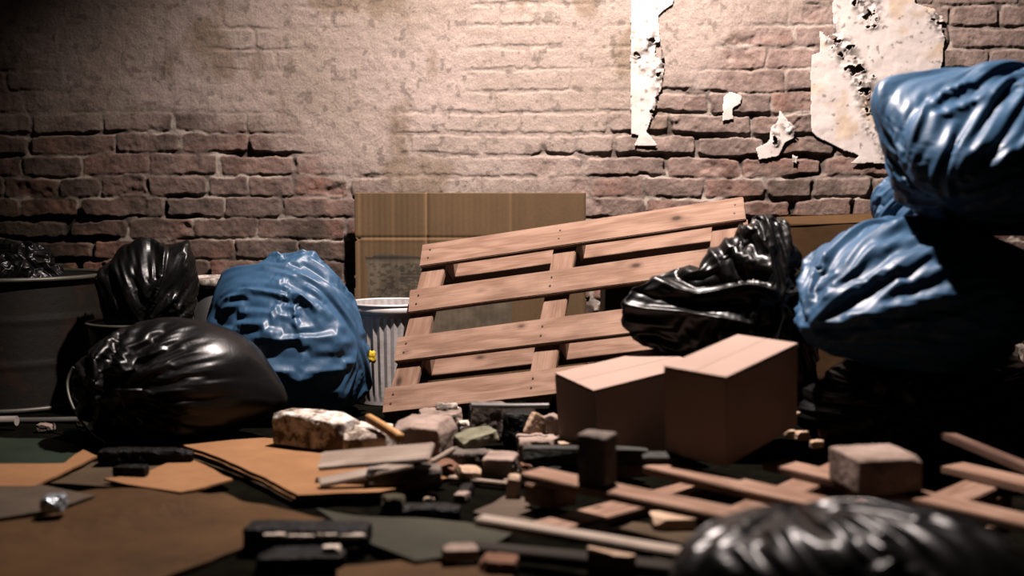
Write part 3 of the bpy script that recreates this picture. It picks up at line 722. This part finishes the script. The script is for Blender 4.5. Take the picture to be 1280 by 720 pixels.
# ================================================================ rubble
def rub(name,label,cat,bb,zb,Ld,yaw,mat,seed,rough=.12,tilt=0,roll=0,w=1.0,parent=None,group='rubble pieces in the middle heap',round_=9,res=5,hmul=1,cut=(.66,.86)):
    x0,y0,x1,y1=bb; d=G((x0+x1)/2,y1,zb)[1]; W=(x1-x0)*d/FP
    yw=math.radians(yaw); 
    tot=abs(math.cos(yw))*1+0
    A=max(.02,(W-abs(math.sin(yw))*Ld)/max(.3,abs(math.cos(yw)))) if abs(yaw)<60 else W
    dep=abs(math.cos(yw))*Ld+abs(math.sin(yw))*A
    zt=H0-(y0-255)*(d+dep)/FP; Hh=max(.008,(zt-zb))*hmul
    c=G((x0+x1)/2,y1,zb); c[1]+=dep/2; c[0]=((x0+x1)/2-640)*c[1]/FP; c[2]=zb+Hh/2
    X,F=rockme(A,Ld,Hh,seed,rough,round_,res,cut)
    R=Matrix.Rotation(yw,4,'Z')@Matrix.Rotation(math.radians(tilt),4,'Y')@Matrix.Rotation(math.radians(roll),4,'X')
    mn=(X@np.array(R.to_3x3()).T)[:,2].min(); c[2]=zb-mn
    o=link(name,meshof(X,F),M[mat],None,Matrix.Translation(Vector(c))@R,smooth=True); tag(o,label,cat,group)
    if A>.3 or Hh>.16 or True: RUB.append((seed,round(A,3),Ld,round(Hh,3),round(c[1],2)))
    return o
RUB=[]
rub('concrete_chunk','longest pale concrete chunk with mottled dark side on the cardboard stack','chunk',(333,511,452,567),.030,.10,-27,'concrete',1,.09,round_=14,cut=(.76,.93))
rub('concrete_chunk','white plaster chunk right of the long pale concrete chunk','chunk',(412,527,492,566),.030,.09,-22,'plasterchip',2,.12)
rub('concrete_chunk','lower white plaster chunk under the forked pale board','chunk',(424,538,500,582),.030,.09,-8,'concrete',3,.08,round_=14,cut=(.75,.92))
rub('stone_chunk','flat-topped stone with pinkish top and dark front behind the forked board','chunk',(490,519,572,580),.02,.15,-16,'pinkstone',4,.05,round_=18,cut=(.78,.95))
rub('stone_chunk','mottled grey stone under the right end of the forked pale board','chunk',(452,580,552,613),.028,.08,10,'stone',5,.14)
rub('stone_chunk','greenish slanting slate slab resting in the heap right of the pinkish stone','slab',(563,541,625,566),.045,.10,20,'green',6,.10,-14)
rub('stone_chunk','dark brick supporting the greenish slate slab','brick',(560,560,612,592),.0,.09,8,'stone',36,.12)
rub('stone_chunk','dark square stone block beneath the pipe at left end','block',(582,503,634,556),.02,.08,4,'stone',7,.07)
rub('stone_chunk','black block beneath the pipe at right end','block',(628,512,672,566),.0,.09,-6,'char',8,.08)
rub('stone_chunk','dark rounded stone with pink dusty top below the slate slab','chunk',(602,566,650,604),.0,.10,-10,'pinkstone',9,.07,round_=14,cut=(.75,.92))
rub('plaster_chip','pale flat chip left of the dark rounded stone','chip',(568,585,602,603),.012,.05,20,'gravel',10,.14,8)
rub('plaster_chip','upright pale chip right of the dark rounded stone','chip',(632,596,652,628),.0,.03,-10,'gravel',11,.14,10)
rub('plaster_chip','bright triangular plaster chip leaning by the lower box','chip',(657,521,685,552),.05,.02,35,'gravel',12,.12,28,w=.6)
rub('plaster_chip','pinkish plaster chip between triangular chip and lower box','chip',(682,520,702,548),.06,.02,10,'pinkstone',13,.12,-20)
rub('stone_chunk','brown stone beneath the triangular plaster chip','chunk',(645,544,705,584),.0,.10,5,'pinkstone',14,.15)
rub('stone_beam','long dark slate beam lying behind the upright block','slab',(652,558,814,584),.055,.06,-3,'slate',15,.05,res=6)
rub('plaster_chip','small pink chip on the long dark slate beam','chip',(698,554,722,563),.058,.03,10,'gravel',16,.14)
rub('stone_block','upright dark stone block standing on the front board of the floor pallet','block',(722,539,774,611),.100,.055,-28,'stone',17,.04,round_=20,cut=(.84,.97))
rub('stone_block','broken pale-topped concrete block on the floor pallet at right','block',(1050,557,1152,622),.100,.15,9,'pinkstone',19,.03,round_=24,cut=(.84,.97),group=None) 
rub('white_chip','small white chip behind the greenish slate slab','chip',(571,527,587,546),.05,.03,15,'plasterchip',19,.12)
rub('stone_chunk','low brown stone under the pinkish flat-topped stone','chunk',(520,575,575,602),.0,.09,-10,'brickbit',20,.15)
rub('stone_chunk','grey rubble stone behind the heap by the pallet foot','chunk',(520,510,580,548),.0,.10,10,'pinkstone',21,.16)
rub('stone_chunk','dark rubble stone behind the blocks by the pallet foot','chunk',(640,530,690,560),.0,.10,-15,'stone',22,.16)
lg=rub('charred_log','charred black log with pale flakes for highlights on the front edge at bottom centre-left','log',(298,655,462,692),.010,.075,-3,'char',23,.10,res=6,group=None)
for k,(a_,b_2) in enumerate([((322,683),(345,687)),((352,685),(378,690)),((386,688),(410,691)),((416,688),(444,690))]):  # pale flakes put in as highlights along the charred front edge
    z_=.045; p0=G(*a_,z_);p1=G(*b_2,z_); d_=lg.matrix_basis.translation.y-.042; p0[1]=p1[1]=d_+.002*k
    p0[2]=p1[2]=lg.matrix_basis.translation.z+.012-.003*(k%2)
    X,F=rockme(np.linalg.norm(p1-p0)*1.15,.012,.010,300+k,.6,3,4); f_=link('highlight_flake',meshof(X,F),M['plasterchip'],lg,Matrix.Translation(Vector((p0+p1)/2)),smooth=True); f_['label']='pale flake standing in for a highlight on the front edge'
rub('charred_log','lower charred lump beneath the charred log at the bottom','log',(315,688,430,716),.004,.08,4,'char',24,.16,group=None)
rub('plaster_chip','white flake by the lower charred lump','chip',(398,688,422,702),.018,.02,10,'plasterchip',25,.15,group=None)
rub('stone_chunk','glossy black flat lump in the dark gap below the cardboard stack','chunk',(500,633,576,650),.002,.05,-4,'char',26,.14,group=None)
rub('stone_chunk','round olive lump in the dark gap below the cardboard stack','chunk',(474,622,504,642),.002,.04,0,'moss',27,.16,round_=4,group=None)
rub('cardboard_chip','pale orange chip lying by the foreground black bag','chip',(815,643,874,664),.006,.07,5,'gravel',28,.08,group=None)
rub('brick_piece','broken brick piece with pale top under the pale plank end','brick',(734,682,800,716),.004,.07,-6,'gravel',29,.08,group=None)
rub('stone_chunk','pinkish stone on the olive sheet at bottom centre','chunk',(548,684,598,704),.015,.05,10,'pinkstone',30,.16,group=None)
rub('stone_chunk','broken stone at the bottom edge below the pale plank','chunk',(596,698,650,722),.003,.06,-10,'brickbit',31,.16,group=None)
rub('stone_chunk','long black lump lying behind the orange cardboard at left','chunk',(118,560,238,584),.009,.06,4,'char',32,.12,res=6,group=None)
rub('stone_chunk','short black lump on the dull cardboard at left','chunk',(135,584,177,598),.016,.035,0,'char',33,.14,group=None)
rub('stone_chunk','small pebble by the drum foot','pebble',(40,531,60,541),.001,.04,0,'pinkstone',34,.15,group=None)
rub('blue_scrap','small blue plastic scrap on the floor by the drum foot','scrap',(70,537,98,550),.001,.05,20,'bluescrap',35,.2,group=None)
rub('yellow_scrap','small olive yellow lump between drum and lying black bag','scrap',(90,526,102,536),.001,.03,0,'moss',37,.2,round_=4,group=None)
rub('crumpled_foil','crumpled silver foil ball on the grey cardboard at left edge','foil',(40,621,74,644),.024,.05,10,'foil',38,.30,round_=4,group=None)
rub('stone_chunk','dark flat stone right of the long slate beam before the taller box','chunk',(806,556,850,578),.105,.05,0,'slate',39,.12,group=None,hmul=.4)
# tiny chips in the shade between the taller box and the right concrete block
for i,(bb,m_,w_) in enumerate([((985,540,1000,549),'gravel','leftmost'),((998,541,1016,552),'gravel','second'),((1028,540,1040,550),'brickbit','reddish'),((1014,552,1036,562),'gravel','lowest'),((994,516,1004,523),'gravel','topmost')]):
    rub('plaster_chip','tiny %s chip in the shade under the right blue bags'%w_,'chip',bb,.10-.0*i if i!=4 else .14,.02,10*i,m_,60+i,.2,res=4,group='tiny chips under the blue bags')
# yellow scrap by the can
a=P(465,446,3.74)
X,F=rockme(.025,.02,.04,77,.5,2.2,4); o=link('yellow_scrap',meshof(X,F),M['yellow'],None,Matrix.Translation(Vector(a)),smooth=True); tag(o,'small yellow plastic scrap sticking out between blue bag and metal can','scrap')
# foil at pallet and pale crumpled scraps
rub('crumpled_paper','crumpled pale paper scrap under the pallet foot beside the metal can','paper',(543,504,572,535),.02,.04,0,'lid',78,.3,round_=3)

def plank(name,p0,z0,p1,z1,w,t,mat,label,cat='plank',seed=0,ends=.006,group=None,nrm=(0,0,1)):
    a=G(*p0,z0);b=G(*p1,z1); o=board(name,a,b,w,t,M[mat],None,nrm,seed,.002,ends); tag(o,label,cat,group); return o
# forked pale board lying on the stones
plank('wood_plank',(400,577),.072,(540,566),.108,.062,.012,'pale','wide pale weathered plank, upper prong of the forked pair on white stones',seed=90,nrm=(0,-.55,1),ends=.012)
plank('wood_plank',(400,603),.043,(528,577),.088,.030,.012,'pale','narrow pale splinter, lower prong of the forked pair of planks',seed=91,nrm=(0,-.55,1))
plank('wood_stick',(460,523),.13,(502,548),.125,.018,.022,'orange','short raw orange stick with bright end standing out of the white plaster chunks','stick',seed=92)
plank('wood_plank',(598,651),.075,(858,693),.06,.042,.016,'pale','long thin pale plank lying across the bottom foreground',seed=93)
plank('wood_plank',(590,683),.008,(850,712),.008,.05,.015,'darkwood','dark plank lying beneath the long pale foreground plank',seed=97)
plank('wood_stick',(540,578),.06,(567,562),.075,.012,.012,'pale','thin bent pale splinter between pinkish stone and slate slab','stick',seed=94)
plank('wood_stick',(560,598),.012,(640,606),.012,.02,.012,'pale','thin brown stick lying under the pale flat chip','stick',seed=95)
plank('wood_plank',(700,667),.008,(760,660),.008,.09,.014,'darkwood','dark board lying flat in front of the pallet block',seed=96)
# pipe on blocks
o=tube('metal_pipe',[G(590,507,.150),G(640,508,.152),G(686,507,.155)],.007,M['greypipe']); tag(o,'thin grey pipe lying across the two dark blocks by the lower box','pipe')
# pipes at the foot of the wall, left
o=tube('plastic_pipe',[P(-60,527,3.46),P(-20,527,3.45),P(21,526,3.44)],.0155,M['pipe']); tag(o,'pale plastic pipe end lying on the floor at far left edge','pipe')
o=tube('metal_pipe',[P(24,526,3.56),P(60,526,3.56),P(98,525,3.56)],.011,M['greypipe']); tag(o,'dark grey pipe lying before the drum beside the pale pipe','pipe')
r_=random.Random(5)
kinds=[('brickbit',(.030,.024,.018)),('pinkstone',(.035,.03,.02)),('stone',(.045,.03,.022)),('gravel',(.024,.02,.012)),('char',(.05,.03,.018))]
protos=[]
for i,(m_,d_) in enumerate(kinds):
    X,F=rockme(*d_,200+i,.15,8,4); protos.append((meshof(X,F),d_[2],m_))
for me,_,m_ in protos: me.materials.append(M[m_]); me.polygons.foreach_set('use_smooth',[True]*len(me.polygons))
for i in range(34):
    me,hz,m_=protos[r_.randrange(5)]; px=r_.uniform(505,720); py=r_.uniform(553,612)+ (18 if px<600 else 0)
    if px>640 and py>590: continue
    q=G(px,py,0); sc=r_.uniform(.6,1.3)
    o=bpy.data.objects.new('rubble_fragment',me); C.objects.link(o); o.location=(q[0],q[1],hz*.48*sc); o.rotation_euler=(r_.uniform(-.2,.2),r_.uniform(-.2,.2),r_.uniform(0,6)); o.scale=(sc,)*3
    tag(o,'tiny loose rubble fragment scattered on the dark floor around the middle heap','rubble','tiny rubble fragments on the floor')

# ================================================================ camera, light
cam=bpy.data.cameras.new('camera'); co=bpy.data.objects.new('camera',cam); C.objects.link(co); co.location=(0,0,H0); co.rotation_euler=(math.pi/2-TH,0,0)
cam.sensor_width=36; cam.lens=FP*36/1280; cam.clip_start=.05; cam.dof.use_dof=True; cam.dof.focus_distance=3.95; cam.dof.aperture_fstop=1.5; S.camera=co
l=bpy.data.lights.new('ceiling_lamp','SPOT'); l.energy=1850; l.color=(1,.855,.80); l.shadow_soft_size=.05; l.spot_size=math.radians(116); l.spot_blend=1.0
lo=bpy.data.objects.new('ceiling_lamp',l); C.objects.link(lo); lo.location=(.18,3.05,3.05); lo.rotation_euler=(math.radians(13),math.radians(-8),0)
w=bpy.data.worlds.new('World'); S.world=w; w.use_nodes=True; bg=w.node_tree.nodes['Background']; bg.inputs[0].default_value=(.9,.85,.7,1); bg.inputs[1].default_value=.004
S.view_settings.view_transform='Standard'; S.view_settings.look='None'; S.view_settings.exposure=0; S.view_settings.gamma=1; S.view_settings.use_curve_mapping=False
